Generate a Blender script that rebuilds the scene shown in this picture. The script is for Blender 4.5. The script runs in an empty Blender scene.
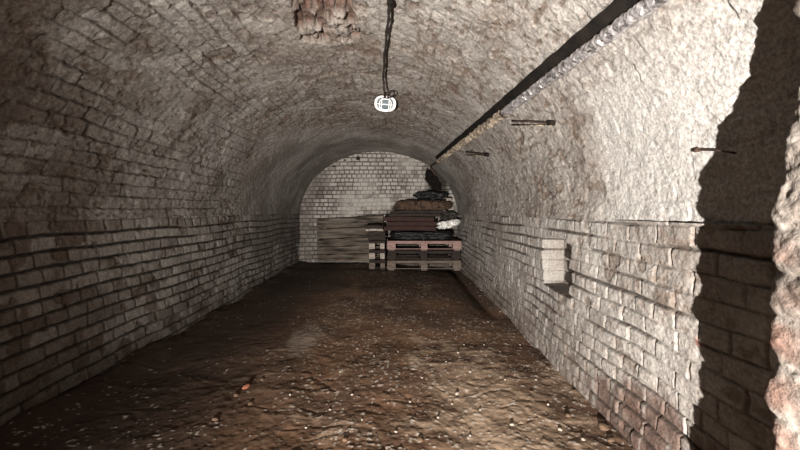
import bpy, math, random
import numpy as np
from mathutils import Vector, Matrix
random.seed(7)
rng = np.random.default_rng(7)
C = bpy.context.scene.collection

# ------------------------------------------------------------------ frame of reference
# X to the right, Y into the vault, Z up; the floor is at about z = 0, the eye at (0, 0, EYE)
EYE = 1.0
F = 340.0                      # focal length in pixels of an 800 px wide frame
VX, VY = 388.0, 211.0
YB = 6.54                      # back wall
XL = -1.69
ZS = EYE - 0.05                # springing line of the vault
RISE = 1.19
def xr(y): return 1.0 + 0.05 * y
def P(px, py, d):              # a point of the place seen at px, py and d metres in
    return Vector(((px - VX) * d / F, d, EYE - (py - VY) * d / F))

# ------------------------------------------------------------------ noise
def _hash(ix, iy, iz, seed):
    h = (ix.astype(np.uint32) * np.uint32(374761393) + iy.astype(np.uint32) * np.uint32(668265263)
         + iz.astype(np.uint32) * np.uint32(2246822519) + np.uint32((seed * 3266489917) & 0xffffffff))
    h = (h ^ (h >> np.uint32(13))) * np.uint32(1274126177)
    h = (h ^ (h >> np.uint32(16))) * np.uint32(2654435769)
    return ((h ^ (h >> np.uint32(15))) & np.uint32(0xffffff)).astype(np.float32) / np.float32(0xffffff)
def h1(i, seed=0, j=None):
    i = np.asarray(i).astype(np.int64)
    j = np.zeros_like(i) if j is None else np.asarray(j).astype(np.int64)
    return _hash(i + 100000, j + 100000, np.zeros_like(i), seed)
def vn(x, y, z, seed=0):       # value noise, -1 .. 1
    x = x + 1000.; y = y + 1000.; z = z + 1000.
    fx, fy, fz = np.floor(x), np.floor(y), np.floor(z)
    ix, iy, iz = fx.astype(np.int64), fy.astype(np.int64), fz.astype(np.int64)
    tx, ty, tz = x - fx, y - fy, z - fz
    tx = tx*tx*(3-2*tx); ty = ty*ty*(3-2*ty); tz = tz*tz*(3-2*tz)
    r = 0
    for a in (0, 1):
        wa = tx if a else 1 - tx
        for b in (0, 1):
            wb = ty if b else 1 - ty
            for c in (0, 1):
                wc = tz if c else 1 - tz
                r = r + wa*wb*wc*_hash(ix+a, iy+b, iz+c, seed)
    return (r * 2 - 1).astype(np.float32)
def fbm(x, y, z, freq, octv=3, seed=0, gain=0.5):
    r = 0; a = 1.0; s = 0
    for k in range(octv):
        r = r + a * vn(x*freq, y*freq, z*freq, seed + k*17); s += a
        a *= gain; freq *= 2.03
    return r / s * 1.6
def sm(a, b, x):
    t = np.clip((x - a) / (b - a), 0, 1); return t*t*(3-2*t)
def mixc(c, d, f):
    return c + (np.asarray(d, dtype=np.float32) - c) * f[..., None]

# ------------------------------------------------------------------ objects
def link(o, parent=None):
    C.objects.link(o)
    if parent is not None: o.parent = parent
    return o
def tag(o, label=None, cat=None, group=None, kind=None):
    if label: o['label'] = label
    if cat: o['category'] = cat
    if group: o['group'] = group
    if kind: o['kind'] = kind
    return o
def empty(name, loc, rot=(0, 0, 0)):
    o = bpy.data.objects.new(name, None); o.location = loc; o.rotation_euler = rot
    o.empty_display_size = 0.1
    return link(o)
def grid_mesh(name, V, col, mat, flip=False):
    n, m = V.shape[:2]
    me = bpy.data.meshes.new(name)
    me.vertices.add(n*m); me.vertices.foreach_set('co', V.reshape(-1).astype(np.float32))
    i = (np.arange(n-1)[:, None]*m + np.arange(m-1)[None, :]).reshape(-1)
    q = np.stack([i, i+1, i+m+1, i+m], 1) if not flip else np.stack([i, i+m, i+m+1, i+1], 1)
    me.loops.add(q.size); me.loops.foreach_set('vertex_index', q.reshape(-1).astype(np.int32))
    me.polygons.add(len(q)); me.polygons.foreach_set('loop_start', (np.arange(len(q))*4).astype(np.int32))
    me.update(calc_edges=True)
    me.polygons.foreach_set('use_smooth', np.ones(len(q), dtype=bool))
    if col is not None:
        at = me.color_attributes.new('col', 'FLOAT_COLOR', 'POINT')
        rgba = np.ones((n*m, 4), dtype=np.float32); rgba[:, :3] = np.clip(col.reshape(-1, 3), 0.004, 0.9)
        at.data.foreach_set('color', rgba.reshape(-1))
    me.materials.append(mat); me.update()
    return link(bpy.data.objects.new(name, me))
class MB:
    def __init__(s): s.v = []; s.f = []
    def add(s, vs, fs):
        b = len(s.v); s.v += [tuple(v) for v in vs]; s.f += [[i+b for i in f] for f in fs]
    def box(s, c, d, rot=None, bev=0.0, jit=0.0):
        hx, hy, hz = d[0]/2, d[1]/2, d[2]/2
        b = min(bev, hx*.45, hy*.45, hz*.45)
        vs = []; R = rot or Matrix.Identity(3)
        if b <= 0:
            for x in (-1, 1):
                for y in (-1, 1):
                    for z in (-1, 1):
                        vs.append((x*hx, y*hy, z*hz))
            fs = [(0,1,3,2),(4,6,7,5),(0,4,5,1),(2,3,7,6),(0,2,6,4),(1,5,7,3)]
        else:
            idx = {}
            for x in (-1, 1):
                for y in (-1, 1):
                    for z in (-1, 1):
                        for ax in range(3):
                            p = [x*(hx-b), y*(hy-b), z*(hz-b)]
                            p[ax] = (x*hx, y*hy, z*hz)[ax]
                            idx[(x, y, z, ax)] = len(vs); vs.append(tuple(p))
            fs = []
            for ax in range(3):
                o = [a for a in range(3) if a != ax]
                for sgn in (-1, 1):
                    f = []
                    for (p, q) in ((-1,-1),(1,-1),(1,1),(-1,1)):
                        k = [0,0,0]; k[ax] = sgn; k[o[0]] = p; k[o[1]] = q
                        f.append(idx[(k[0], k[1], k[2], ax)])
                    fs.append(f)
            for ax in range(3):            # edges along ax
                o = [a for a in range(3) if a != ax]
                for p in (-1, 1):
                    for q in (-1, 1):
                        k0 = [0,0,0]; k0[o[0]] = p; k0[o[1]] = q
                        k1 = list(k0); k0[ax] = -1; k1[ax] = 1
                        fs.append([idx[(*k0, o[0])], idx[(*k1, o[0])], idx[(*k1, o[1])], idx[(*k0, o[1])]])
            for x in (-1, 1):
                for y in (-1, 1):
                    for z in (-1, 1):
                        fs.append([idx[(x, y, z, 0)], idx[(x, y, z, 1)], idx[(x, y, z, 2)]])
        out = []
        for v in vs:
            w = R @ Vector(v) + Vector(c)
            if jit: w += Vector((random.uniform(-jit, jit) for _ in range(3)))
            out.append(w)
        s.add(out, fs)
    def tube(s, pts, r, n=10, cap=True):
        pts = [Vector(p) for p in pts]
        rs = r if isinstance(r, (list, tuple)) else [r]*len(pts)
        vs = []; up = Vector((0.13, 0.2, 1)).normalized()
        for i, p in enumerate(pts):
            t = (pts[min(i+1, len(pts)-1)] - pts[max(i-1, 0)]).normalized()
            a = t.cross(up)
            if a.length < 0.1: a = t.cross(Vector((1, 0, 0)))
            a.normalize(); b = t.cross(a); up = -b if False else up
            for k in range(n):
                th = 2*math.pi*k/n
                vs.append(p + (a*math.cos(th) + b*math.sin(th))*rs[i])
        fs = []
        for i in range(len(pts)-1):
            for k in range(n):
                fs.append([i*n+k, i*n+(k+1) % n, (i+1)*n+(k+1) % n, (i+1)*n+k])
        if cap:
            fs.append(list(range(n))[::-1]); fs.append([(len(pts)-1)*n+k for k in range(n)])
        s.add(vs, fs)
    def build(s, name, mat, parent=None, smooth=False, origin=None):
        me = bpy.data.meshes.new(name)
        o0 = Vector(origin) if origin is not None else Vector((0, 0, 0))
        me.from_pydata([tuple(Vector(v)-o0) for v in s.v], [], s.f)
        me.validate(); me.update()
        import bmesh
        bm = bmesh.new(); bm.from_mesh(me); bmesh.ops.recalc_face_normals(bm, faces=bm.faces); bm.to_mesh(me); bm.free()
        if smooth:
            for p in me.polygons: p.use_smooth = True
        me.materials.append(mat)
        o = bpy.data.objects.new(name, me); o.location = o0
        return link(o, parent)
def catmull(pts, n=8):
    pts = [Vector(p) for p in pts]; out = []
    q = [pts[0]*2-pts[1]] + pts + [pts[-1]*2-pts[-2]]
    for i in range(1, len(q)-2):
        for k in range(n):
            t = k/n
            out.append(0.5*((2*q[i]) + (q[i+1]-q[i-1])*t + (2*q[i-1]-5*q[i]+4*q[i+1]-q[i+2])*t*t + (3*q[i]-q[i-1]-3*q[i+1]+q[i+2])*t**3))
    out.append(pts[-1]); return out

# ------------------------------------------------------------------ materials
def nodes(name):
    m = bpy.data.materials.new(name); m.use_nodes = True
    nt = m.node_tree; return m, nt, nt.nodes['Principled BSDF']
def mat_attr(name, rough=0.85, spec=0.3, fine=45.0, bump=0.5, dist=0.004, var=0.35, stretch=(1, 1, 1), mid=14.0):
    m, nt, b = nodes(name); N, L = nt.nodes, nt.links
    a = N.new('ShaderNodeAttribute'); a.attribute_name = 'col'
    tc = N.new('ShaderNodeTexCoord'); mp = N.new('ShaderNodeMapping'); mp.inputs['Scale'].default_value = stretch
    L.new(tc.outputs['Object'], mp.inputs['Vector'])
    n1 = N.new('ShaderNodeTexNoise'); n1.inputs['Scale'].default_value = fine; n1.inputs['Detail'].default_value = 6; n1.inputs['Roughness'].default_value = 0.65
    n2 = N.new('ShaderNodeTexNoise'); n2.inputs['Scale'].default_value = mid; n2.inputs['Detail'].default_value = 5; n2.inputs['Roughness'].default_value = 0.6
    L.new(mp.outputs[0], n1.inputs['Vector']); L.new(mp.outputs[0], n2.inputs['Vector'])
    mr = N.new('ShaderNodeMapRange'); mr.inputs[1].default_value = 0.3; mr.inputs[2].default_value = 0.7
    mr.inputs[3].default_value = 1 - var; mr.inputs[4].default_value = 1 + var*0.6
    L.new(n1.outputs['Fac'], mr.inputs[0])
    mx = N.new('ShaderNodeMix'); mx.data_type = 'RGBA'; mx.blend_type = 'MULTIPLY'; mx.inputs[0].default_value = 1.0
    L.new(a.outputs['Color'], mx.inputs[6]); L.new(mr.outputs[0], mx.inputs[7])
    L.new(mx.outputs[2], b.inputs['Base Color'])
    b.inputs['Roughness'].default_value = rough; b.inputs['Specular IOR Level'].default_value = spec
    ad = N.new('ShaderNodeMath'); ad.operation = 'MULTIPLY_ADD'; ad.inputs[1].default_value = 1.6
    L.new(n2.outputs['Fac'], ad.inputs[0]); L.new(n1.outputs['Fac'], ad.inputs[2])
    bp = N.new('ShaderNodeBump'); bp.inputs['Strength'].default_value = bump; bp.inputs['Distance'].default_value = dist
    L.new(ad.outputs[0], bp.inputs['Height']); L.new(bp.outputs[0], b.inputs['Normal'])
    return m
def mat_noise(name, c1, c2, scale=8, stretch=(1, 1, 1), rough=0.8, spec=0.3, bump=0.3, dist=0.003, metal=0.0, lo=0.35, hi=0.65, detail=5):
    m, nt, b = nodes(name); N, L = nt.nodes, nt.links
    tc = N.new('ShaderNodeTexCoord'); mp = N.new('ShaderNodeMapping'); mp.inputs['Scale'].default_value = stretch
    L.new(tc.outputs['Object'], mp.inputs['Vector'])
    n = N.new('ShaderNodeTexNoise'); n.inputs['Scale'].default_value = scale; n.inputs['Detail'].default_value = detail
    n.inputs['Roughness'].default_value = 0.65
    L.new(mp.outputs[0], n.inputs['Vector'])
    r = N.new('ShaderNodeValToRGB'); r.color_ramp.elements[0].position = lo; r.color_ramp.elements[1].position = hi
    r.color_ramp.elements[0].color = (*c1, 1); r.color_ramp.elements[1].color = (*c2, 1)
    L.new(n.outputs['Fac'], r.inputs[0]); L.new(r.outputs[0], b.inputs['Base Color'])
    b.inputs['Roughness'].default_value = rough; b.inputs['Specular IOR Level'].default_value = spec; b.inputs['Metallic'].default_value = metal
    bp = N.new('ShaderNodeBump'); bp.inputs['Strength'].default_value = bump; bp.inputs['Distance'].default_value = dist
    L.new(n.outputs['Fac'], bp.inputs['Height']); L.new(bp.outputs[0], b.inputs['Normal'])
    return m
M_wall = mat_attr('whitewashed_brick', fine=80, bump=0.85, dist=0.005, var=0.42, mid=24)
M_vault = mat_attr('flaking_limewash', fine=90, bump=0.85, dist=0.0045, var=0.5, mid=26)
M_floor = mat_attr('packed_earth', fine=60, bump=0.6, dist=0.0035, var=0.35, rough=0.8, spec=0.35, mid=16)
M_pier = mat_attr('rough_mortar', fine=90, bump=0.9, dist=0.005, var=0.4, mid=35)

WHITE = np.array([.325, .305, .28], dtype=np.float32)
GREY = np.array([.155, .135, .118], dtype=np.float32)
BROWN = np.array([.085, .060, .044], dtype=np.float32)
BRICK = np.array([.17, .080, .055], dtype=np.float32)
DARK = np.array([.035, .026, .02], dtype=np.float32)

def brickwork(u, s, X, Y, Z, rh, bl, seed, wob=0.008, rag=0.003):
    """u across the courses, s along them (metres) -> distances to bed and head joint, per brick randoms"""
    uu = u + wob*fbm(X, Y, Z, 1.7, 2, seed) + rag*vn(X*28, Y*28, Z*28, seed+5)
    row = np.floor(uu/rh); fu = uu/rh - row
    blr = bl * np.where(h1(row, seed+1) > 0.62, 0.62, 1.0)
    ss = s + 0.02*vn(s*3.1, row*7.3, row*0, seed+2) + rag*1.3*vn(X*31, Y*31, Z*31, seed+7)
    ss = ss/blr + 0.5*(row % 2) + 0.22*h1(row, seed+3)
    colm = np.floor(ss); fs = ss - colm
    db = np.minimum(fu, 1-fu)*rh; dh = np.minimum(fs, 1-fs)*blr
    return row, colm, fu-0.5, fs-0.5, db, dh, h1(row, seed+11, colm), h1(row, seed+12, colm), h1(row, seed+13, colm)

def ysamples(y0, y1, lo=0.0035, hi=0.012):
    y = [y0]
    while y[-1] < y1:
        y.append(y[-1] + min(max(y[-1]**2/442*0.9, lo), hi))
    y[-1] = y1
    return np.array(y, dtype=np.float32)

# ------------------------------------------------------------------ side walls
YS = ysamples(0.62, YB + 0.05)
def side_wall(side):
    z = np.arange(-0.14, ZS + 0.012, 0.0045, dtype=np.float32)
    Y, Z = np.meshgrid(YS, z, indexing='ij')
    right = side == 'right'
    X0 = xr(Y) if right else np.full_like(Y, XL)
    X0 = X0.astype(np.float32)
    sd = 40 if right else 10
    rh = 0.0765
    u = ZS - Z
    row, cl, fu, fs, db, dh, r1, r2, r3 = brickwork(u, Y, X0, Y, Z, rh, 0.172 if right else 0.185, sd, wob=0.012, rag=0.0022 if right else 0.0032)
    big = fbm(X0, Y, Z, 0.9, 3, sd+20); med = fbm(X0, Y, Z, 4.5, 3, sd+21); fine = fbm(X0, Y, Z, 38, 3, sd+22); mm = fbm(X0, Y, Z, 14, 3, sd+23)
    # lime fills part of the joints
    fillb = sm(-0.1, 0.7, fbm(X0, Y*0.6, Z*2.5, 3.2, 3, sd+24) + (0.28 if right else -0.30))
    fillb = np.maximum(fillb, sm(ZS-0.03, ZS-0.01, Z)*sm(-.25, .15, fbm(X0, Y, Z, 2.6, 2, sd+33)))
    wb = 0.004 + 0.005*(1-fillb)
    jb = 1 - sm(wb*0.35, wb*1.4, db - 0.0015*mm)
    jh = 1 - sm(0.0015, 0.0085, dh - 0.001*mm)
    dep_b = (0.006 + 0.010*(1-fillb)) if right else (0.008 + 0.013*(1-fillb))
    lean = fu*(0.0035 if right else 0.010)
    h = (r1-0.5)*0.009 + lean + fs*(r2-0.5)*0.010
    h = h - jb*dep_b - jh*((0.006 if right else 0.004) + 0.006*(r3 > .6))*(1-jb)
    h = h + 0.0022*fine + 0.004*mm + 0.006*med + 0.015*big
    # spalled brick faces
    sp = sm(0.30, 0.55, fbm(X0, Y, Z, 9, 3, sd+25) + 0.35*fbm(X0, Y, Z, 1.6, 2, sd+26) - (0.12 if right else 0.02))
    low = sm(0.42, 0.02, Z + 0.08*med)
    h = h - 0.006*sp
    # colour of the lime, dirt and bare brick
    c = np.empty(Y.shape + (3,), dtype=np.float32); 
    if right:
        c[:] = WHITE
        c = mixc(c, GREY, np.clip(0.30 + 0.5*med + 0.25*big + 0.25*(r2-0.5), 0, 0.85))
        c = mixc(c, [.38, .365, .34], sm(0.3, 0.9, fbm(X0, Y, Z, 2.2, 2, sd+31))*0.6)
        c = mixc(c, BROWN*1.2, sp*0.55)
        spk = sm(0.35, 0.7, fbm(X0, Y, Z, 26, 3, sd+36, .65) + .2*med); h = h - 0.002*spk; c = mixc(c, BROWN*1.7, spk*0.5)
        drip = sm(0.15, 0.6, fbm(X0, Y*9, Z*0.9, 3, 3, sd+27))
        c = mixc(c, BROWN*1.3, np.clip(low*0.55*(1-drip*0.75) + 0.12*(fine > 0.5), 0, 1))
        foot = sm(0.20, 0.04, Z + 0.14*med + 0.05 - 0.15*sm(2.0, 1.25, Y))*(0.15+0.85*sm(2.3, 1.6, Y))
        c = mixc(c, BRICK*0.42, foot*(0.25+0.5*(1-drip)))
        # bare red and brown patches near the opening
        for (py, pz, rad, cc, am) in ((1.30, 0.66, .060, BROWN*1.3, .7), (1.24, 0.70, .035, BRICK*1.2, .6), (1.16, .55, .03, BRICK*1.5, .85), (1.33, .70, .03, BROWN, .6)):
            dd = np.hypot(Y-py, (Z-pz)) + 0.02*mm
            c = mixc(c, cc, sm(rad, rad*0.5, dd)*am*(0.5+0.5*(fine > -0.2)))
    else:
        c[:] = WHITE*1.08
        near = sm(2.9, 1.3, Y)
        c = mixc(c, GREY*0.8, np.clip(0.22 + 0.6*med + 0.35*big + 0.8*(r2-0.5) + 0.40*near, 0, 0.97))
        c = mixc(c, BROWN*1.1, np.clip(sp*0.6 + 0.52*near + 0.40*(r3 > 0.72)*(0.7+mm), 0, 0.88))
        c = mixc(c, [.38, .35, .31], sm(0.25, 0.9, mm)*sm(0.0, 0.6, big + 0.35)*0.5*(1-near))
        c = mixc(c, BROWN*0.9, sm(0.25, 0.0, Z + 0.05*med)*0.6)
        # plastered over patch towards the back
        pl = sm(4.05, 4.35, Y + 0.15*med)*sm(0.35, 0.6, Z + .08*med)
        h = h*(1-0.6*pl); c = mixc(c, GREY*0.9, pl*0.55)
    c = mixc(c, DARK, jb*(0.25 + 0.72*(1-fillb))*(0.9 if right else 1.0))
    c = mixc(c, (DARK*3 if right else DARK*1.2), jh*(1-jb)*(np.where(r1 > .55, .75, .15) if right else 0.75))
    if right:      # the small arched niche
        y0, y1, zb = 2.06, 2.48, EYE-0.525
        yc, hw = (y0+y1)/2, (y1-y0)/2
        ragd = 0.010*np.where((np.floor(u/rh) % 2) > 0, 1, -1)
        top = EYE-0.215 + 0.045*(1-((Y-yc)/hw)**2)
        ins = np.minimum.reduce([Y-(y0+ragd+0.004*mm), (y1+0.005*mm)-Y, Z-(zb+0.003*mm), top-Z])
        nm = (ins > 0).astype(np.float32)
        h = np.where(nm > 0, -0.15 + 0.004*mm + 0.002*fine - 0.004*jb, h)
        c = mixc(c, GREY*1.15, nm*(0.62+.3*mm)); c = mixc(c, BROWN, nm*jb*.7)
        sill = ((Y > y0-.01) & (Y < y1)).astype(np.float32)*sm(0.012, 0.006, np.abs(Z-zb+.002)); c = mixc(c, DARK*1.2, sill*0.95)  # shade on the sill under grazing light, put into the colour
    X = X0 - h if right else X0 + h
    V = np.stack([X, Y, Z], -1)
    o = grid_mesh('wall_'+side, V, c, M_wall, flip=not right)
    return tag(o, ('whitewashed brick wall with small arched niche, right side' if right else 'dim grubby whitewashed brick wall along the left side'), 'wall', kind='structure')
side_wall('left'); side_wall('right')

# ------------------------------------------------------------------ vault
def seam(phi):                 # where the smooth rear stretch of the vault begins
    return np.interp(phi, [0, .35, .8, 1.25, 1.6, 2.4, math.pi], [4.0, 3.75, 3.6, 4.5, 5.0, 5.3, 5.3])
def vault_pt(phi, Y):
    """phi 0 at the left springing, pi at the right one"""
    cx = (XL + xr(Y))/2; a = (xr(Y) - XL)/2
    sb = seam(phi); front = 1 - sm(sb-0.15, sb+0.55, Y)
    k = 1 + 0.05*front*np.sin(phi)**1.0
    X = cx - a*k*np.cos(phi); Z = ZS + RISE*k*np.sin(phi)
    nx = np.cos(phi)/a; nz = -np.sin(phi)/RISE
    l = np.hypot(nx, nz)
    return X, Z, nx/l, nz/l
ph = np.linspace(0, math.pi, 4000)
_x, _z, _, _ = vault_pt(ph, np.full_like(ph, 3.0))
arc = np.concatenate([[0], np.cumsum(np.hypot(np.diff(_x), np.diff(_z)))]); ARC = arc[-1]
def build_vault():
    uu = np.linspace(0, ARC, 760)
    phis = np.interp(uu, arc, ph).astype(np.float32)
    Y, U = np.meshgrid(YS, uu.astype(np.float32), indexing='ij')
    PHI = np.broadcast_to(phis[None, :], Y.shape)
    X, Z, nx, nz = vault_pt(PHI, Y)
    X = X.astype(np.float32); Z = Z.astype(np.float32)
    sd = 70
    row, cl, fu, fs, db, dh, r1, r2, r3 = brickwork(U, Y, X, Y, Z, 0.0765, 0.20, sd, wob=0.018, rag=0.006)
    big = fbm(X, Y, Z, 0.8, 3, sd+20); med = fbm(X, Y, Z, 4.0, 3, sd+21); mm = fbm(X, Y, Z, 13, 3, sd+23)
    fine = fbm(X, Y, Z, 42, 3, sd+22)
    scal = fbm(U*1.0, Y*0.6, X*0, 46, 3, sd+28)     # scaly flakes drawn along the courses
    diag = vn(U*42 + Y*14, Y*9, Z*0, sd+29)
    back = sm(-0.15, 0.25, Y - seam(PHI) + 0.10*med)
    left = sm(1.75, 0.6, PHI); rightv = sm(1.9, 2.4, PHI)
    vis = np.clip(0.08 + 0.27*left - 0.30*rightv + 0.75*fbm(X, Y, Z, 3.1, 3, sd+24), 0, 1)*(1-0.85*back)   # how far the joints show through
    vis = np.maximum(vis, sm(0.2, 0.5, fbm(X, Y, Z, 3.1, 3, sd+30))*0.5*(1-back))
    jb = (1 - sm(0.002, 0.009, db - 0.002*mm))*vis
    jh = (1 - sm(0.001, 0.008, dh - 0.002*mm))*vis
    h = ((r1-0.5)*0.014 + fu*0.004 + fs*(r2-0.5)*0.016)*(0.35+0.65*vis)*(1-0.8*back)
    h = h - jb*0.010 - jh*0.005*(1-jb)
    h = h + (0.0026*fine + 0.0030*scal + 0.0014*diag + 0.0018*mm)*(1-0.10*back) + 0.007*med + 0.02*big*(1-back*.5)
    # flaked-off scars: thick lime gone, darker render and brick behind
    sc = sm(0.34, 0.52, fbm(X, Y, Z, 5.5, 4, sd+25, 0.6) + 0.3*big)*(1-0.8*back)
    sc2 = sm(0.5, 0.66, fbm(X, Y*0.7, Z, 15, 3, sd+26, 0.6) + 0.25*med)*(1-0.7*back)
    sc = sc*(1-0.6*rightv)
    h = h - 0.007*sc - 0.004*sc2
    c = np.empty(Y.shape + (3,), dtype=np.float32); c[:] = WHITE*0.85 + GREY*0.15
    c = mixc(c, GREY, np.clip(0.20 + 0.5*med + 0.3*big + 0.12*left, 0, 0.85))
    c = mixc(c, [.34, .315, .28], sm(0.2, 0.8, scal + 0.4*mm)*0.45)
    fl = sm(0.50, 0.75, fbm(U, Y*0.5, Z*0, 34, 3, sd+35, .6) + 0.25*mm + 0.15*big)*(1-.8*back)
    h = h - 0.003*fl
    c = mixc(c, BROWN*1.25, np.clip(sc*0.5 + sc2*0.6 + fl*0.7, 0, .88))
    c = mixc(c, BROWN*2.2, 0.18*sm(-.2, .6, big+.4*med)*(1-back)*(1-.7*rightv))
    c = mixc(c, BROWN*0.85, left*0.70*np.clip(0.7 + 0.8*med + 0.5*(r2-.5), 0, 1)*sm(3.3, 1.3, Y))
    c = mixc(c, GREY*1.05, back*np.clip(0.30 + 0.5*med + .4*mm, 0, .8))
    strk = np.exp(-((Y-4.85+0.1*med)/0.22)**2)*left*sm(0.05, .2, PHI); c = mixc(c, WHITE, strk*0.9)
    c = mixc(c, DARK, np.clip(jb*0.75 + jh*(1-jb)*0.35, 0, 1))
    ck1 = np.abs(vn(U*3.5 + 0.5*vn(Y*6, U*6, X*0, 91), Y*1.1 + .4*med, X*0, sd+40))
    ck = sm(0.030, 0.008, ck1)*sm(0.0, 0.3, fbm(X, Y, Z, 1.8, 2, sd+41))*(1-back)
    h = h - 0.006*ck; c = mixc(c, DARK*1.5, ck*0.7)
    # smoother bright lime patch low on the right near the opening
    bp_ = sm(2.45, 2.75, PHI)*sm(1.9, 1.45, Y + .1*med)
    c = mixc(c, [.38, .37, .35], bp_*0.7); h = h*(1-0.5*bp_)
    # broken-out brick at the crown: exposed red courses and black gaps
    hx = X + 0.385
    edge = np.maximum(np.abs(hx)/0.20, np.where(Y > 1.2, (Y-1.2)/1.08, 0)) + 0.20*mm + 0.12*med
    hole = sm(1.0, 0.86, edge)*(Z > ZS)
    slot = np.abs(((hx + 0.012*vn(Y*9, X*0, X*0, 3))/0.068) % 1 - 0.5)
    gap = sm(0.40, 0.48, slot)
    near = sm(2.02, 1.93, Y + 0.05*vn(np.floor(hx/0.068+0.5)*3.7, Y*0, Y*0, 5))
    h = h*(1-hole) + hole*(-0.035 + 0.010*mm + 0.006*fine - gap*0.035 - near*0.13)
    hc = mixc(np.broadcast_to(BRICK*0.55, c.shape).copy(), [.13, .10, .082], np.clip(0.62 + 0.7*mm + .4*fine, 0, 1))
    hc = mixc(hc, DARK, np.clip(gap*0.8 + near*0.8, 0, 1))
    c = c*(1-hole[..., None]) + hc*hole[..., None]
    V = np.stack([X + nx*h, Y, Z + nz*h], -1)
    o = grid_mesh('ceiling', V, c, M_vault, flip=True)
    tag(o, 'barrel vault of limewashed brick flaking along its courses', 'ceiling', kind='structure')
build_vault()

# ------------------------------------------------------------------ back wall
def build_back():
    x = np.arange(XL-0.08, xr(YB)+0.10, 0.0065, dtype=np.float32)
    z = np.arange(-0.14, ZS+RISE+0.10, 0.0065, dtype=np.float32)
    X, Z = np.meshgrid(x, z, indexing='ij'); Y = np.full_like(X, YB); sd = 130
    row, cl, fu, fs, db, dh, r1, r2, r3 = brickwork(Z, X, X, Y, Z, 0.078, 0.150, sd, wob=0.012, rag=0.003)
    med = fbm(X, Y, Z, 3, 3, sd+1); mm = fbm(X, Y, Z, 12, 3, sd+2); fine = fbm(X, Y, Z, 36, 2, sd+3); big = fbm(X, Y, Z, 1, 2, sd+4)
    jv = np.clip(0.75 + 0.6*fbm(X, Y, Z, 2.6, 2, sd+5), 0.25, 1)
    jb = (1-sm(0.004, 0.014, db))*jv; jh = (1-sm(0.004, 0.014, dh))*jv
    j = np.maximum(jb, jh*0.85)
    h = (r1-0.5)*0.012 - j*0.012 + 0.004*mm + 0.003*fine + 0.01*med
    c = np.empty(X.shape+(3,), dtype=np.float32); c[:] = WHITE*1.30
    c = mixc(c, GREY*0.8, np.clip(0.12 + 0.6*med + 0.8*(r2-0.5) + 0.3*big, 0, 0.85))
    c = mixc(c, BROWN, (r3 > 0.92)*0.6*(0.5+0.5*mm))
    c = mixc(c, DARK, np.clip(j*0.95, 0, 1))
    # strip of newer pale render at the far left, hole under the vault, slits
    st = sm(-1.40, -1.47, X + 0.02*mm - 0.05*(Z-0.5))
    c = mixc(c, GREY*1.05, st*0.45)
    for (px, py, a, b) in ((358, 158, .042, .035), (334, 166, .03, .018), (373, 193, .010, .035), (393, 190, .010, .03), (345, 160, .02, .012), (447, 168, .05, .03)):
        p = P(px, py, YB); d = np.hypot((X-p.x)/a, (Z-p.z)/b) + 0.25*mm
        q = sm(1.1, 0.8, d); h = h - 0.07*q; c = mixc(c, DARK*0.8, q)
    # soot stain by the end of the pipe
    p = P(437, 182, YB); d = np.hypot((X-p.x-.02)/0.21, (Z-p.z)/0.36) + 0.3*med
    c = mixc(c, DARK*0.8, sm(1.4, 0.6, d)*0.95)
    d = sm(0.95, 0.5, Z+0.05*med)*sm(-.2, .1, X); c = mixc(c, BROWN*.5, d*0.85*sm(-.05, .1, X))  # shade behind the pile put into the wall colour, darkening the pallet gaps
    V = np.stack([X, Y-h, Z], -1)
    tag(grid_mesh('wall_back', V, c, M_wall, flip=True), 'pale brick end wall closing the far end of vault', 'wall', kind='structure')
build_back()

# ------------------------------------------------------------------ floor
def floor_z(X, Y):
    X = np.asarray(X, dtype=np.float32); Y = np.asarray(Y, dtype=np.float32); O = X*0
    big = fbm(X, Y, O, 0.9, 3, 201); med = fbm(X*1.25, Y*0.8, O, 3.6, 3, 202); mm = fbm(X, Y, O, 11, 3, 203); fi = fbm(X, Y, O, 38, 3, 204)
    rut = np.exp(-((X+0.35+0.08*vn(Y*0.8, O, O, 9))/0.09)**2) + 0.8*np.exp(-((X-0.42+0.08*vn(Y*0.7, O, O, 19))/0.11)**2)
    ridge = 1-np.abs(vn(X*3.0+0.6*vn(Y*2, X, O, 8), Y*5.0, O, 205))
    rip = sm(0.80, 0.99, 1-np.abs(vn(X*4.2 + 0.7*vn(Y*3, X*3, O, 31), Y*8.5 + 0.8*vn(Y*2, X*4, O, 32), O, 33)))
    z = -0.045*sm(-0.4, 1.0, X) - 0.02*sm(0.7, 1.05, X)
    chop = 0.35 + 0.65*sm(3.8, 2.2, Y)
    z = z + 0.018*big + chop*(0.0065*med + 0.0023*mm + 0.0016*fi + 0.003*(ridge**4-0.4) - 0.0025*rip*(mm > -0.1)) - 0.014*rut
    z = z - 0.05*np.exp(-((X-xr(Y)+0.12)/0.08)**2)*sm(3.0, 4.2, Y)       # ditch at the foot of the right wall
    heap = sm(0.0, 1.0, 1-np.abs(Y-6.3)/0.4)*0.025*sm(0.3, -0.3, X)
    heap2 = 0.05*sm(0.22, 0.0, X-XL)*(0.6+0.5*med)
    z = z + heap + heap2
    return z, big, med, mm, fi, rut, ridge, rip
def fz(x, y): return float(floor_z(np.array([x]), np.array([y]))[0][0])
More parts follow.
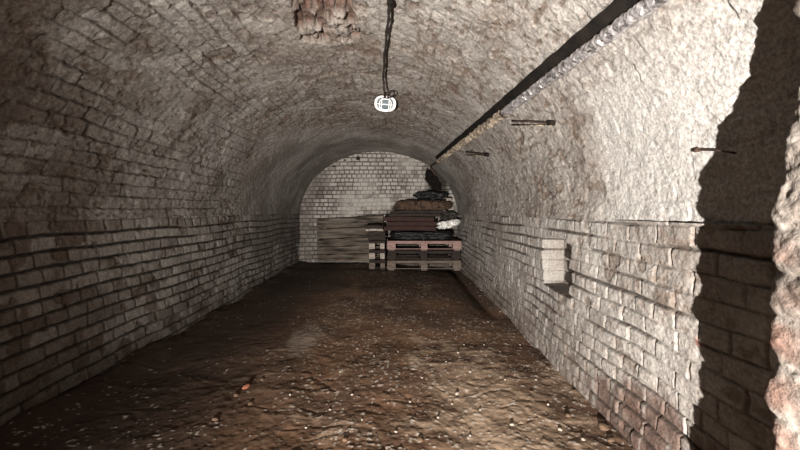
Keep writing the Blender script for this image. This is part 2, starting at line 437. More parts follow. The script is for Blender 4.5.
def build_floor():
    ys = ysamples(-0.1+0.7, YB+0.06, 0.005, 0.013); ys = np.concatenate([np.arange(-0.9, 0.6, 0.03, dtype=np.float32), ys])
    x = np.arange(XL-0.08, xr(YB)+0.10, 0.007, dtype=np.float32)
    Y, X = np.meshgrid(ys, x, indexing='ij')
    Z, big, med, mm, fi, rut, ridge, rip = floor_z(X, Y)
    O = X*0
    c = np.empty(X.shape+(3,), dtype=np.float32); c[:] = (.165, .092, .052)
    c = mixc(c, [.085, .052, .034], np.clip(0.4 + 0.8*med + 0.3*big, 0, 1)*0.8)
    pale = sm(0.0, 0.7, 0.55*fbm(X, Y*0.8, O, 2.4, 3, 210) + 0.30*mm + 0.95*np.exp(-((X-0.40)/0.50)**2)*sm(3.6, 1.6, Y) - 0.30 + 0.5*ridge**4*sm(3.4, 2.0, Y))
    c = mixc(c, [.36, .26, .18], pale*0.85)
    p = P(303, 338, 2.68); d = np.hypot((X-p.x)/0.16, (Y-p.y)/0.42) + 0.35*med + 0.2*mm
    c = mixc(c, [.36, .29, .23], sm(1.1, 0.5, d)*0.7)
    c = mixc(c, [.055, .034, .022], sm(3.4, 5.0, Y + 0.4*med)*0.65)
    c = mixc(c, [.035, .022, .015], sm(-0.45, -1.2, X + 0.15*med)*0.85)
    c = mixc(c, [.06, .038, .026], rip*0.18*sm(4, 3, Y))
    sp = sm(0.80, 0.92, fbm(X, Y, O, 60, 2, 211) + 0.22*fbm(X, Y, O, 2.2, 2, 212) + 0.16*np.exp(-((X-0.3)/0.5)**2)*sm(4.5, 2., Y) - 0.3*sm(-.5, -1., X))
    c = mixc(c, [.50, .45, .39], sp*0.8); Z = Z + 0.002*sp
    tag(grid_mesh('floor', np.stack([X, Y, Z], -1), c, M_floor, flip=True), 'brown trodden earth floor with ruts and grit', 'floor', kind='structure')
build_floor()

# ------------------------------------------------------------------ piers of the opening the picture is taken through
def pier(sign):
    """vertical pier: reveal, rounded arris, face towards the vault"""
    z = np.arange(-0.14, 2.25, 0.0045, dtype=np.float32)
    r = 0.03; path = []
    yF, yN = 0.70, 0.16
    for y in np.arange(yN, yF-r, 0.005): path.append((0, y, -1, 0))
    for a in np.linspace(0, math.pi/2, 10): path.append((r-r*math.cos(a), yF-r+r*math.sin(a), -math.cos(a), math.sin(a)))
    for x in np.arange(r+0.006, 0.62, 0.01): path.append((x, yF, 0, 1))
    for y in np.arange(yF, yN, -0.05): pass
    pa = np.array(path, dtype=np.float32)
    first = np.array([(x, yN, 0, -1) for x in np.arange(0.62, 0.004, -0.012)], dtype=np.float32)
    pa = np.concatenate([first, pa])
    T, Z = np.meshgrid(np.arange(len(pa)), z, indexing='ij')
    q = pa[T]; E = 0.772 if sign > 0 else 1.55
    lean = 0.050*sm(EYE-0.02, EYE+0.32, Z) - 0.22*sm(EYE+0.36, EYE+0.95, Z)
    X = E + lean + q[..., 0]; Y = q[..., 1].copy(); sd = 300 + int(sign)
    sarc = np.cumsum(np.concatenate([[0], np.hypot(np.diff(pa[:, 0]), np.diff(pa[:, 1]))]))[T]
    big = fbm(X, Y, Z, 2, 2, sd); med = fbm(X, Y, Z, 7, 3, sd+1); mm = fbm(X, Y, Z, 22, 3, sd+2, 0.6); fi = fbm(X, Y, Z, 70, 2, sd+3)
    rh = 0.098; uu = Z + 0.018*vn(Z*4, Z*0, Z*0, sd+4); fr = (uu/rh) % 1; rowi = np.floor(uu/rh)
    bul = np.sqrt(np.clip(1-(2*fr-1)**2, 0, 1))
    amp = 0.004 + 0.013*h1(rowi, sd+5)
    lowb = sm(EYE+0.08, EYE-0.12, Z)
    h = bul*amp*(0.25+0.75*lowb) + 0.008*med + 0.005*mm + 0.003*fi + 0.010*big - 0.007
    cst = np.empty(X.shape+(3,), dtype=np.float32); cst[:] = (.17, .148, .128)
    cst = mixc(cst, [.09, .07, .056], np.clip(0.35 + 0.9*mm, 0, 1)*0.8)
    cst = mixc(cst, [.25, .23, .205], sm(0.1, 0.7, med + 0.5*fi)*0.7)
    bare = sm(0.25, 0.75, (bul-0.55)*1.3 + 0.6*(h1(rowi, sd+6)-0.35) + 0.5*med)*lowb*sm(0.10, 0.03, np.abs(q[..., 1]-yF))*sm(0.15, 0.02, q[..., 0])
    cst = mixc(cst, BRICK*0.8, bare*0.6*sm(EYE, EYE-.12, Z))
    X = X + q[..., 2]*h; Y = Y + q[..., 3]*h
    if sign < 0: X = -X
    return np.stack([X, Y, Z], -1), cst
for sg, nm_, lb in ((1, 'wall_front', 'rough crumbling mortar pier edging the opening at far right of view'), (-1, 'wall_front', 'rough mortar pier on the left of the opening')):
    V, c = pier(sg)
    tag(grid_mesh(nm_, V, c, M_pier, flip=(sg > 0)), lb, 'wall', kind='structure')

# ------------------------------------------------------------------ helper: where a sight line meets the vault
def hit(px, py, gap):
    """point on the vault seen at px, py pulled back so that it clears the vault by gap"""
    lo, hi = 0.3, YB
    for _ in range(60):
        d = (lo+hi)/2; p = P(px, py, d)
        cx = (XL+xr(d))/2; a = (xr(d)-XL)/2
        k = 1 + 0.04*(1-float(sm(4.9, 5.6, d)))
        ins = ((p.x-cx)/(a*k-gap))**2 + ((max(p.z, ZS)-ZS)/(RISE*k-gap))**2 < 1
        if ins: lo = d
        else: hi = d
    return P(px, py, lo)

# ------------------------------------------------------------------ pipe
M_foil = mat_noise('crumpled_foil', (.15, .135, .135), (.72, .70, .70), scale=38, rough=0.30, spec=0.6, bump=1.0, dist=0.012, metal=0.7, detail=3)
M_rust = mat_noise('rusty_iron', (.015, .010, .008), (.075, .045, .03), scale=30, rough=0.85, bump=0.6, dist=0.004)
M_lag = mat_noise('ragged_lagging', (.025, .017, .012), (.40, .33, .25), scale=20, rough=0.95, bump=0.8, dist=0.006)
M_black = mat_noise('matte_black', (.004, .0035, .003), (.014, .011, .009), scale=14, rough=0.95, spec=0.1, bump=0.4, dist=0.004)
pA = hit(655, 0, 0.095); pB = hit(436, 163, 0.085)
dirp = (pA-pB).normalized()
pA2 = pA + dirp*0.35
pipe = empty('overhead_pipe', pB)
tag(pipe, 'iron pipe along the vault, near half wrapped in crumpled silver foil', 'pipe')
def loc(v): return v - Vector(pipe.location)
m = MB(); down = [pB, P(431, 166, 6.36), P(434, 172, 6.42), P(437, 182, 6.44), P(439, 196, 6.45)]
cv = catmull([pA2, pA.lerp(pB, 0.5)] + down, 10)
m.tube([loc(p) for p in cv], 0.018, 12); m.build('iron_pipe', M_rust, pipe, True)
def rough_tube(p0, p1, r, amp, freq, n, k, seed, vis=None):
    p0, p1 = Vector(p0), Vector(p1); t = (p1-p0).normalized()
    a = t.cross(Vector((0, 0, 1))).normalized(); b = t.cross(a)
    S, K = np.meshgrid(np.linspace(0, 1, n), np.linspace(0, 2*math.pi, k+1), indexing='ij')
    cen = np.array(p0)[None, None, :] + (np.array(p1)-np.array(p0))[None, None, :]*S[..., None]
    dr = np.array(a)[None, None, :]*np.cos(K)[..., None] + np.array(b)[None, None, :]*np.sin(K)[..., None]
    q = cen + dr*r
    w = 1-np.abs(vn(q[..., 0]*freq, q[..., 1]*freq, q[..., 2]*freq, seed))
    w2 = vn(q[..., 0]*freq*2.7, q[..., 1]*freq*2.7, q[..., 2]*freq*2.7, seed+1)
    rr = r + amp*(w*1.2-0.6) + amp*0.4*w2
    if vis is not None: rr = rr*vis(S)
    return cen + dr*rr[..., None]
tf = 0.0
fEnd = hit(516, 118, 0.075)
# nearest point of the pipe's axis to the place where the foil stops
tt = max(0, min(1, (fEnd-pA2).dot(pB-pA2)/(pB-pA2).length_squared)); fE = pA2.lerp(pB, tt)
V = rough_tube(pA2, fE, 0.022, 0.009, 45, 420, 26, 5) - np.array(pipe.location)
o = grid_mesh('foil_wrap', V, None, M_foil); o.parent = pipe; o['label'] = 'crumpled silver foil wrap'
t0 = fE; t1 = fE.lerp(pB, 0.93)
V = rough_tube(t0, t1, 0.021, 0.024, 21, 240, 22, 8) - np.array(pipe.location)
o = grid_mesh('lagging', V, None, M_lag); o.parent = pipe; o['label'] = 'ragged brown insulation hanging off the pipe'

ra = hit(637, -6, 0.03); rb = hit(437, 158, 0.035); dr_ = (ra-rb).normalized(); ra = ra + dr_*0.2  # black strip added beside the pipe to widen its shadow band on the vault
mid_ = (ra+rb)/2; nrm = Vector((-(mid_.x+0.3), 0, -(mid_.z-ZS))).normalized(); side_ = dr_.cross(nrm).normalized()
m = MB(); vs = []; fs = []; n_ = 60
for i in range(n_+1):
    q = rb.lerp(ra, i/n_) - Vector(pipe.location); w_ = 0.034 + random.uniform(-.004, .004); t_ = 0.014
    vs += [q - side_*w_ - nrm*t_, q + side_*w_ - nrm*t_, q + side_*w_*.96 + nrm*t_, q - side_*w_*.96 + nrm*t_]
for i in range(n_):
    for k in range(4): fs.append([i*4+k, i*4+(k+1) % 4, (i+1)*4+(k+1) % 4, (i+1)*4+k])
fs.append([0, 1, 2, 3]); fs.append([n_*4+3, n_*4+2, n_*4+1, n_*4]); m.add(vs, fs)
o = m.build('shade_strip', M_black, pipe); o['label'] = 'black strip added beside the pipe, standing for its shadow'

# brackets beside the pipe
def bracket(px0, py0, px1, py1, px2, py2, thick, label):
    a = hit(px0, py0, 0.055); b = hit(px1, py1, 0.075); c = hit(px2, py2, -0.03)
    root = empty('pipe_bracket', a); tag(root, label, 'bracket', 'iron brackets beside the pipe')
    m = MB(); m.tube(catmull([a, a.lerp(b, .5)+Vector((0, 0, 0.002)), b], 4), thick, 8); o = m.build('rod', M_rust, root, True, origin=a); o.location = (0, 0, 0)
    d = (b-a).normalized()
    m = MB(); u_ = Vector((0, .01, -thick*4)); m.tube([a+u_, b+u_*.5], thick*.6, 6); o = m.build('lower_rod', M_lag, root, True, origin=a); o.location = (0, 0, 0)
    m = MB()
    rot = d.to_track_quat('X', 'Z').to_matrix()
    m.box(b-d*thick*1.5, (thick*8, thick*4.5, thick*4.2), rot, thick*.8)
    m.box(b+d*thick*2.0, (thick*3, thick*2.4, thick*2.4), rot, thick*.6)
    o = m.build('clamp', M_black, root, origin=a); o.location = (0, 0, 0)
    m = MB(); m.tube([b, b.lerp(c, .6), c], thick*.8, 8); o = m.build('pin', M_rust, root, True, origin=a); o.location = (0, 0, 0)
bracket(512, 121, 552, 123, 556, 121, 0.0065, 'long rusty iron rod sticking sideways from the pipe')
bracket(466, 152, 487, 155, 490, 153, 0.008, 'short rusty iron rod near the far end of the pipe')
# spike in the wall by the opening
a = P(697, 150, 1.13); b = P(735, 153, 0.985)
m = MB(); m.tube(catmull([a+Vector((0.03, 0, 0)), a, a.lerp(b, .5)+Vector((0, 0, .004)), b], 5), 0.0035, 7); m.box(a, (.012, .02, .014), None, .003)
tag(m.build('iron_spike', M_rust, None, True, origin=a), 'thin iron spike sticking out of the right wall in the shadow', 'spike')

# ------------------------------------------------------------------ lamp hanging on its cable
M_cable = mat_noise('black_cable', (.012, .010, .010), (.03, .024, .02), scale=60, rough=0.6)
M_enamel = mat_noise('white_enamel', (.72, .72, .70), (.86, .86, .84), scale=12, rough=0.35, spec=0.5, bump=0.05)
def mat_glass():
    m, nt, b = nodes('lamp_glass'); b.inputs['Base Color'].default_value = (.16, .20, .22, 1)
    b.inputs['Roughness'].default_value = 0.18; b.inputs['Transmission Weight'].default_value = 0.3; b.inputs['IOR'].default_value = 1.45
    return m
M_glass = mat_glass()
lc = hit(385.2, 103.5, 0.085); D0 = lc.y; SC = 1.9*D0/3.4
lamp = empty('bulkhead_lamp', lc, (math.radians(24), math.radians(4), math.radians(3)))
tag(lamp, 'white oval caged lamp fixed to the vault at the end of a black cable', 'lamp')
def oval(n=48, a=0.056*1.0, b=0.040, p=2.5):
    out = []
    for k in range(n):
        t = 2*math.pi*k/n; c_, s_ = math.cos(t), math.sin(t)
        out.append((a*math.copysign(abs(c_)**(2/p), c_), b*math.copysign(abs(s_)**(2/p), s_)))
    return out
m = MB()   # body: shallow dish behind, with a rolled rim to the front (towards -Y)
prof = [(0.02, 0.030), (0.7, 0.030), (0.93, 0.018), (1.0, 0.0), (1.02, -0.010), (0.97, -0.017), (0.82, -0.016), (0.76, -0.008), (0.74, 0.004), (0.02, 0.008)]
ov = oval(); vs = []; fs = []
for (s_, y_) in prof: vs += [(x*s_, y_, z*s_) for x, z in ov]
n = len(ov)
for i in range(len(prof)-1):
    for k in range(n): fs.append([i*n+k, i*n+(k+1) % n, (i+1)*n+(k+1) % n, (i+1)*n+k])
m.add(vs, fs); m.build('lamp_body', M_enamel, lamp, True)
m = MB(); vs = []; fs = []; prof = [(0.75, -0.006), (0.70, -0.020), (0.55, -0.030), (0.3, -0.036), (0.02, -0.038)]
for (s_, y_) in prof: vs += [(x*s_, y_, z*s_) for x, z in ov]
for i in range(len(prof)-1):
    for k in range(n): fs.append([i*n+k, i*n+(k+1) % n, (i+1)*n+(k+1) % n, (i+1)*n+k])
m.add(vs, fs); m.build('lamp_glass', M_glass, lamp, True)
m = MB()
hoop = [(x*.55, -0.041+0.004*abs(x)/.04, z*.66) for x, z in ov]; m.tube(hoop+[hoop[0]], 0.0026, 8, False)
m.tube(catmull([(-.052, -.012, 0), (-.036, -.036, 0), (0, -.043, 0), (.036, -.036, 0), (.052, -.012, 0)], 6), 0.0024, 8)
for xx in (-0.019, 0.019):
    m.tube(catmull([(xx, -.014, -.036), (xx, -.036, -.026), (xx, -.043, 0), (xx, -.036, .026), (xx, -.014, .036)], 6), 0.0024, 8)
m.build('cage', M_enamel, lamp, True)
for ch in list(C.objects):
    if ch.parent == lamp: ch.data.transform(Matrix.Scale(SC, 4))
inv = (Matrix.Translation(lamp.location) @ lamp.rotation_euler.to_matrix().to_4x4()).inverted()
def L_(p): return inv @ Vector(p)
ck = [hit(391.5, -30, 0.05), hit(390, 0, 0.055), hit(388.6, 18, 0.06), hit(386.2, 40, 0.055), hit(384.3, 62, 0.06), hit(383.5, 80, 0.07), hit(384.3, 90, 0.12), hit(385, 97, 0.12)]
pw = catmull(ck, 12); m = MB()
m.tube([L_(p) for p in pw], 0.0075, 8)
m.tube([L_(p + Vector((math.cos(i*0.5)*0.007, 0, math.sin(i*0.5)*0.007))) for i, p in enumerate(pw)], 0.0062, 7)
m.build('cable', M_cable, lamp, True)
m = MB()
lp = [hit(385.2, 98, 0.12), hit(386.5, 93, 0.12), hit(389.5, 91, 0.11), hit(393.2, 91.4, 0.10), hit(394.4, 94, 0.10), hit(391.6, 96.2, 0.11), hit(388, 98, 0.12)]
m.tube([L_(p) for p in catmull(lp, 8)], 0.0062, 8); m.build('cable_loop', M_cable, lamp, True)
m = MB(); q = hit(390, 2, 0.055); m.box(L_(q), (.032, .05, .03), None, .006); m.build('connector', M_black, lamp)

# ------------------------------------------------------------------ timber
def wood(name, c1, c2, **k): return mat_noise(name, c1, c2, scale=6, stretch=k.get('st', (1.2, 6, 14)), rough=0.85, bump=0.5, dist=0.004)
M_wpink = wood('pinkish_deal', (.16, .10, .088), (.34, .225, .20))
M_wgrey = wood('grey_dusty_deal', (.06, .046, .037), (.17, .135, .11))
M_wdark = wood('dark_damp_deal', (.010, .007, .006), (.035, .024, .019))
M_wred = wood('dark_red_timber', (.014, .007, .006), (.045, .020, .015))
M_wold = mat_noise('weathered_panel', (.014, .011, .008), (.15, .125, .10), scale=3.2, stretch=(.6, 3, 6), rough=.9, bump=.8, dist=.006, lo=.36, hi=.62)
M_wend = wood('pale_block_ends', (.15, .125, .105), (.42, .37, .32), st=(6, 6, 6))
YP = 5.67; ZG = -0.01
def pallet(name, w, d, h, mt, mb, label, group, cat='pallet', nb=3, loc_=(0, 0, 0), rz=0, bottom=None):
    """origin at front left lower corner centre line; parts per board and block"""
    root = empty(name, loc_, (0, 0, rz)); tag(root, label, cat, group)
    t = 0.02; bw = 0.145 if nb == 3 else 0.10; bh = h - 0.022*3
    for k in range(nb):                                       # bottom boards run front to back
        x = bw/2 + k*(w-bw)/(nb-1)
        m = MB(); m.box((x, d/2, 0.011), (bw*0.7, d, 0.022), None, .003, .001); m.build('bottom_board', bottom or mt, root)
        for yy in (0.05, d/2, d-0.05):
            m = MB(); wdt = bw if k != 1 else bw*0.75
            m.box((x, yy, 0.022+bh/2), (wdt, 0.10, bh), None, .003, .0015); m.build('block', mb, root)
    for yy in (0.05, d/2, d-0.05):
        m = MB(); m.box((w/2, yy, 0.022+bh+0.011), (w, 0.10, 0.022), None, .003, .001); m.build('stringer_board', mt, root)
    # front low rail joins the blocks
    m = MB(); m.box((w/2, 0.008, 0.030), (w, 0.014, 0.012), None, .002); m.build('front_rail', mt, root)
    n = 5 if d > .6 else 3
    for k in range(n):
        yy = 0.06 + k*(d-0.12)/(n-1)
        m = MB(); m.box((w/2, yy, h-0.011), (w*random.uniform(.99, 1.0), 0.10, 0.022), None, .003, .002); m.build('deck_board', mt, root)
    return root
X0 = P(387, 271, YP).x; W = P(461.5, 271, YP).x - X0; H = 0.162
zb = EYE - (270.5-VY)*YP/F
pallet('pallet', W, 0.8, H, M_wgrey, M_wgrey, 'dusty grey pallet at the bottom of the stack', 'stacked pallets', loc_=(X0, YP, zb))
pallet('pallet', W-.02, 0.8, H, M_wdark, M_wdark, 'dark damp pallet in the middle of the stack', 'stacked pallets', loc_=(X0+.01, YP+.03, zb+H+.003), rz=0.0)
pallet('pallet', W, 0.8, H, M_wpink, M_wpink, 'pinkish pallet on top of the stack', 'stacked pallets', loc_=(X0, YP-.01, zb+2*H+.006), bottom=M_wgrey)
# narrow stack to the left of the pallets
XS = P(369, 0, YP).x; WS = P(385.6, 0, YP).x - XS
mats = [(M_wdark, M_wgrey), (M_wdark, M_wend), (M_wdark, M_wend)]
lbs = ['narrow dark pallet offcut on the floor left of the pallets', 'narrow dark pallet offcut with pale blocks, second from floor', 'narrow dark pallet offcut with pale blocks, third from floor']
for k in range(3):
    pallet('pallet_offcut', WS, 0.36, H, mats[k][0], mats[k][1], lbs[k], 'narrow pallet offcuts', nb=2, loc_=(XS + random.uniform(-.01, .005), YP+.04+.01*k, zb+k*(H+.003)))
def plank(name, px0, px1, py0, py1, y0, dep, mat, label, cat='plank', group=None, rz=0.0, ry=0.0, bev=.004):
    a = P(px0, py0, y0); b = P(px1, py1, y0); c = Vector(((a.x+b.x)/2, y0+dep/2, (a.z+b.z)/2))
    m = MB(); w = abs(b.x-a.x); h = abs(a.z-b.z)
    rot = Matrix.Rotation(rz, 3, 'Z') @ Matrix.Rotation(ry, 3, 'Y')
    # a board with a slight bow: several segments
    n = 8; vs = []; fs = []
    for i in range(n+1):
        x = -w/2 + w*i/n; bow = 0.006*math.sin(math.pi*i/n) + random.uniform(-.0015, .0015)
        for (yy, zz) in ((-1, -1), (1, -1), (1, 1), (-1, 1)):
            vs.append(rot @ Vector((x, yy*dep/2 + random.uniform(-.003, .003), zz*h/2+bow)) + c)
    for i in range(n):
        for k in range(4): fs.append([i*4+k, i*4+(k+1) % 4, (i+1)*4+(k+1) % 4, (i+1)*4+k])
    fs.append([0, 1, 2, 3]); fs.append([n*4+3, n*4+2, n*4+1, n*4])
    m.add(vs, fs)
    return tag(m.build(name, mat, None, origin=c), label, cat, group)
def slab(name, x0, x1, z0, z1, y0, dep, mat, label, cat, group=None, ry=0.0):
    a = P(x0, 0, y0).x; b = P(x1, 0, y0).x; f = lambda z: VY - (z-EYE)*F/y0
    return plank(name, x0, x1, f(z0), f(z1), y0, dep, mat, label, cat, group, ry=ry)
zo = zb + 3*(H+.003) + .004
slab('plank', 368, 385.4, zo, zo+.075, YP+.05, .36, M_wdark, 'lowest dark board directly on the narrow offcuts', 'plank', 'boards on the offcut stack')
slab('plank', 369, 385.2, zo+.079, zo+.15, YP+.05, .36, M_wdark, 'thick dark board under the pale thin board', 'plank', 'boards on the offcut stack')
slab('plank', 366, 383.2, zo+.156, zo+.190, YP+.02, .38, M_wend, 'pale thin board jutting out on the narrow offcut stack', 'plank', 'boards on the offcut stack')
slab('plank', 365.5, 382.8, zo+.196, zo+.245, YP+.03, .36, M_wdark, 'black board end topmost on the narrow offcut stack', 'plank', 'boards on the offcut stack')

# lumps: crumpled bags, sacks, tarpaulin
def lump(name, cx, cy, y, rx, ry, rz, mat, label, cat, seed=1, amp=.25, freq=5, fold=.5, flat=2.6, n=72, rot=0):
    c = P(cx, cy, y); th, phv = np.meshgrid(np.linspace(0, math.pi, n), np.linspace(0, 2*math.pi, 2*n+1), indexing='ij')
    x, yy, z = np.sin(th)*np.cos(phv), np.sin(th)*np.sin(phv), np.cos(th)
    e = 2/flat
    k = (np.abs(x)**flat + np.abs(yy)**flat + np.abs(z)**flat)**(-1/flat)
    x, yy, z = x*k, yy*k, z*k
    d = 1 + amp*fbm(x, yy, z, freq*.4, 2, seed) + amp*fold*(np.abs(vn(x*freq+2*vn(z*2, x*2, yy*2, seed), yy*freq, z*freq, seed+3))-0.4) + amp*.25*vn(x*freq*3, yy*freq*3, z*freq*3, seed+4)
    X = x*d*rx; Yv = yy*d*ry; Z = z*d*rz
    ca, sa = math.cos(rot), math.sin(rot); X, Z = X*ca - Z*sa, X*sa + Z*ca
    o = grid_mesh(name, np.stack([X, Yv, Z], -1), None, mat)
    o.location = c; return tag(o, label, cat)
M_tarp = mat_noise('black_plastic', (.004, .004, .004), (.016, .015, .015), scale=9, rough=0.5, spec=0.35, bump=0.6, dist=0.01)
M_silver = mat_noise('clear_plastic_crumple', (.45, .44, .42), (.85, .84, .80), scale=12, rough=0.28, spec=0.7, bump=0.8, dist=0.012, metal=0.15)
M_sack = mat_noise('brown_sacking', (.008, .006, .005), (.12, .075, .048), scale=9, stretch=(3, 1, 1), rough=0.95, bump=0.8, dist=0.012)
M_cloth = mat_noise('grey_cloth', (.015, .013, .011), (.06, .052, .044), scale=6, rough=0.9, bump=0.6, dist=0.01)
zt = zb + 3*H + .006
def py_(z, y): return VY - (z-EYE)*F/y
lump('tarpaulin', 421.5, py_(zt+.080, YP+.41), YP+.41, 0.53, 0.33, 0.070, M_tarp, 'folded black plastic tarpaulin on the top pallet', 'tarpaulin', 3, .10, 9, .9, 5)
z = zt + .168; G = 'dark boards on the pile'
slab('timber_board', 384, 436, z, z+.070, YP+.05, .62, M_wred, 'dark red board, lowest of the pile on the tarpaulin', 'board', G)
slab('timber_board', 386.5, 436.5, z+.078, z+.148, YP+.08, .6, M_wred, 'dark red board in the middle of the pile', 'board', G, ry=-.004)
slab('timber_board', 383.5, 434, z+.158, z+.225, YP+.06, .6, M_wred, 'dark red board with worn edge, upper in the pile', 'board', G, ry=.004)
slab('timber_board', 389, 441, z+.236, z+.286, YP+.10, .55, M_wdark, 'nearly black board on top of the red ones', 'board', G)
z2 = z + .295
lump('plastic_bag', 448.3, 224.0, YP+.15, 0.185, 0.13, 0.060, M_silver, 'shiny crumpled clear plastic bag by the right wall', 'bag', 14, .24, 6, .9, 2.6, rot=0.16)
lump('cloth_bundle', 448.5, 217.5, YP+.52, 0.14, 0.16, 0.10, M_cloth, 'grey cloth bundle behind the shiny plastic bag', 'bundle', 24, .2, 5, .7)
lump('sack', 421, py_(z2+.118, YP+.40), YP+.40, 0.50, 0.20, 0.100, M_sack, 'brown burlap sack lying across the top of the pile', 'sack', 34, .16, 7, .7, 3, rot=0.02)
slab('plank', 391, 447, z2+.002, z2+.040, YP+.07, .09, M_wdark, 'black plank lying in front of the sack', 'plank')
lump('bin_bag', 430, py_(z2+.312, YP+.42), YP+.42, 0.27, 0.18, 0.062, M_tarp, 'black bin bag topmost on the pile', 'bag', 44, .20, 5, .7, 3)
slab('wood_block', 446.5, 451.5, z2+.215, z2+.26, YP+.34, .09, M_wend, 'small pale wood block at the right beside the topmost bag', 'block')
lump('rag', 432.5, 182, 6.32, 0.085, 0.05, 0.20, M_black, 'black rag hanging from the far end of the pipe', 'rag', 54, .4, 5, .8, 2.2, rot=.5)

# ------------------------------------------------------------------ boarded panel leaning on the back wall
panel = empty('boarded_screen', P(317, 262, 6.2)); pc = Vector(panel.location)
tag(panel, 'weathered grey board panel leaning on the end wall', 'panel')
edges_l = [262.5, 254.5, 246.8, 239.2, 229.0, 219.2]
edges_r = [262.0, 253.5, 245.0, 236.5, 226.0, 215.0]
for i in range(5):
    yp_ = 6.12 + 0.035*i
    m = MB(); n = 14; vs = []; fs = []
    for k in range(n+1):
        t = k/n; px = 317.5 + (383-317.5)*t + (random.uniform(-1.0, .6) if k == 0 else 0)
        lo_ = edges_l[i]*(1-t)+edges_r[i]*t - 0.35 + 0.25*math.sin(k*1.3+i); hi_ = edges_l[i+1]*(1-t)+edges_r[i+1]*t + 0.35 + 0.3*math.sin(k*0.9+i*2)
        a = P(px, lo_, yp_) - pc; b = P(px, hi_, yp_+.03) - pc
        vs += [a, a+Vector((0, .026, 0)), b+Vector((0, .026, 0)), b]
    for k in range(n):
        for q in range(4): fs.append([k*4+q, k*4+(q+1) % 4, (k+1)*4+(q+1) % 4, (k+1)*4+q])
    fs.append([0, 1, 2, 3]); fs.append([n*4+3, n*4+2, n*4+1, n*4]); m.add(vs, fs); m.build('board', M_wold, panel)
for px in (325, 372):
    m = MB(); a = P(px, 262, 6.20)-pc; b = P(px, 219, 6.37)-pc; d = (b-a)
    m.box((a+b)/2, (.07, .025, d.length), d.to_track_quat('Z', 'Y').to_matrix(), .003); m.build('batten', M_wold, panel)

# ------------------------------------------------------------------ stones and brick fragments on the floor
M_stone = [mat_noise('pale_stone', (.22, .18, .15), (.40, .36, .31), scale=20, bump=.4), mat_noise('brown_clod', (.07, .042, .026), (.17, .11, .07), scale=20, bump=.5),
           mat_noise('red_brick_chip', (.20, .07, .04), (.32, .12, .07), scale=20, bump=.4)]
def stone_mesh(name, mat, seed, box=False):
    import bmesh
    bm = bmesh.new(); bmesh.ops.create_icosphere(bm, subdivisions=3, radius=1.0)
    r = np.array([v.co for v in bm.verts]); f = 2.6 if box else 2.1
    k = (np.abs(r)**f).sum(1)**(-1/f)
    d = 1 + .30*fbm(r[:, 0], r[:, 1], r[:, 2], 1.1, 3, seed)
    for v, kk, dd in zip(bm.verts, k, d): v.co = v.co*float(kk*dd)
    me = bpy.data.meshes.new(name); bm.to_mesh(me); bm.free(); me.materials.append(mat); return me
pale_m = [stone_mesh('pebble', M_stone[0], 60+i) for i in range(4)]
clod_m = [stone_mesh('clod', M_stone[1], 80+i) for i in range(4)]
def floor_at(px, py):
    lo, hi = 0.8, 6.4
    for _ in range(40):
        d = (lo+hi)/2; p = P(px, py, d)
        if p.z > fz(p.x, p.y): lo = d
        else: hi = d
    return P(px, py, lo)
spots = [(457, 394, .017), (458, 353, .012), (411, 330, .010), (488, 322, .011), (446, 362, .009), (470, 372, .010), (505, 380, .010), (430, 340, .008), (398, 352, .008), (520, 345, .010),
         (374, 356, .008), (340, 372, .008), (352, 395, .009), (410, 402, .010), (438, 418, .011), (480, 410, .010), (512, 425, .012), (548, 405, .011), (470, 436, .010), (396, 432, .009),
         (330, 410, .009), (306, 428, .010), (362, 420, .008), (536, 380, .009), (560, 430, .011), (500, 352, .008), (452, 330, .008), (428, 312, .008), (378, 322, .008), (448, 300, .009),
         (402, 300, .008), (350, 310, .008), (484, 345, .008), (290, 395, .009), (452, 404, .008), (583, 440, .012), (422, 378, .008), (464, 345, .009)]
for i, (px, py, r) in enumerate(spots):
    big_ = r > .015; r *= 0.62
    p = floor_at(px, py)
    o = bpy.data.objects.new('pebble', pale_m[i % 4]); o.scale = (r*random.uniform(.8, 1.3), r*random.uniform(.8, 1.2), r*random.uniform(.6, .9)); o.location = (p.x, p.y, fz(p.x, p.y)+r*.3); o.rotation_euler = (random.uniform(-.3, .3), 0, random.uniform(0, 6))
    link(o)
    if big_: tag(o, 'largest white pebble, right of centre on the earth floor', 'stone')
    else: tag(o, 'tiny pale pebble lying on the brown earth floor', 'stone', 'tiny pale pebbles scattered on the floor')
clods = [(582, 376, .030), (560, 352, .024), (592, 402, .028), (604, 428, .030), (575, 392, .020), (548, 368, .018), (522, 332, .020), (500, 312, .022), (236, 396, .016), (250, 404, .014),
         (262, 380, .014), (215, 420, .018), (480, 296, .022), (532, 392, .015), (420, 440, .014), (345, 440, .015), (568, 416, .018), (611, 440, .022)]
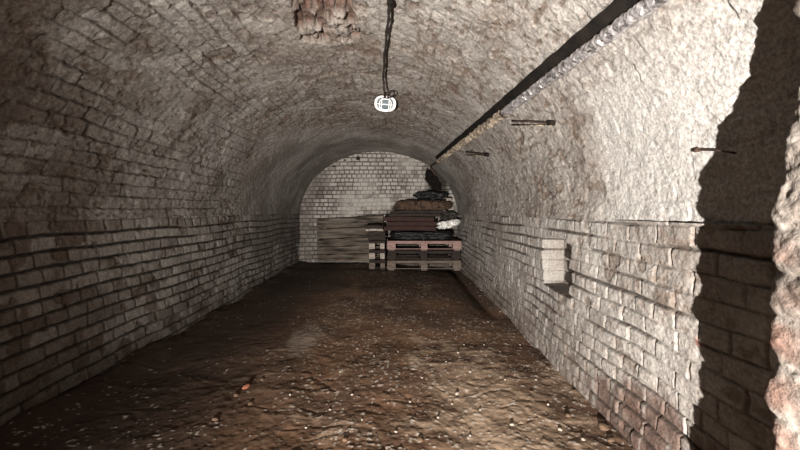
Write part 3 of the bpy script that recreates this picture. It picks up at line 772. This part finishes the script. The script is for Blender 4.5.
for i, (px, py, r) in enumerate(clods):
    r *= 0.7
    p = floor_at(px, py)
    o = bpy.data.objects.new('earth_clod', clod_m[i % 4]); o.scale = (r*random.uniform(.9, 1.4), r*random.uniform(.8, 1.2), r*random.uniform(.55, .8)); o.location = (p.x, p.y, fz(p.x, p.y)+r*.25); o.rotation_euler = (random.uniform(-.3, .3), 0, random.uniform(0, 6))
    link(o)
    if px > 490 or py < 300: tag(o, 'brown clod lying near the foot of the right wall', 'clod', 'earth clods along the right wall')
    else: tag(o, 'brown earth clod in the middle and left of the floor', 'clod', 'earth clods on the open floor')
p = floor_at(246, 388)
o = bpy.data.objects.new('brick_fragment', stone_mesh('brick_fragment', M_stone[2], 99, True)); o.scale = (.012, .022, .011); o.location = (p.x, p.y, fz(p.x, p.y)+.006); o.rotation_euler = (.1, .1, -.5)
link(o); tag(o, 'small orange-red brick fragment, left of centre on floor', 'brick fragment')

# ------------------------------------------------------------------ light: one low work lamp standing behind the viewer's right
def spot(name, loc_, aim, power, size, blend, rad, col):
    l = bpy.data.lights.new(name, 'SPOT'); l.energy = power; l.spot_size = math.radians(size); l.spot_blend = blend; l.shadow_soft_size = rad; l.color = col
    o = bpy.data.objects.new(name, l); o.location = loc_; o.rotation_euler = (Vector(aim)-Vector(loc_)).to_track_quat('-Z', 'Y').to_euler(); link(o); return o
LP = Vector((-0.51, -1.5, EYE-0.56))
spot('work_lamp', LP, LP + Vector((0.345, 1.0, 0.18)), 2400, 86, 1.0, 0.012, (1.0, .935, .875))
w = bpy.data.worlds.new('dark'); bpy.context.scene.world = w; w.use_nodes = True
w.node_tree.nodes['Background'].inputs[0].default_value = (.9, .8, .7, 1); w.node_tree.nodes['Background'].inputs[1].default_value = 0.001

# ------------------------------------------------------------------ camera
cam = bpy.data.cameras.new('camera'); co = bpy.data.objects.new('camera', cam); link(co)
co.location = (0, 0, EYE); co.rotation_euler = (math.pi/2, 0, 0)
cam.sensor_width = 36; cam.lens = 36*F/800
cam.shift_x = (400-VX)/800; cam.shift_y = -(225-VY)/800
cam.clip_start = 0.02
s = bpy.context.scene; s.camera = co
s.view_settings.view_transform = 'Standard'; s.view_settings.look = 'None'; s.view_settings.exposure = 0.0; s.view_settings.gamma = 1
s.view_settings.use_curve_mapping = False
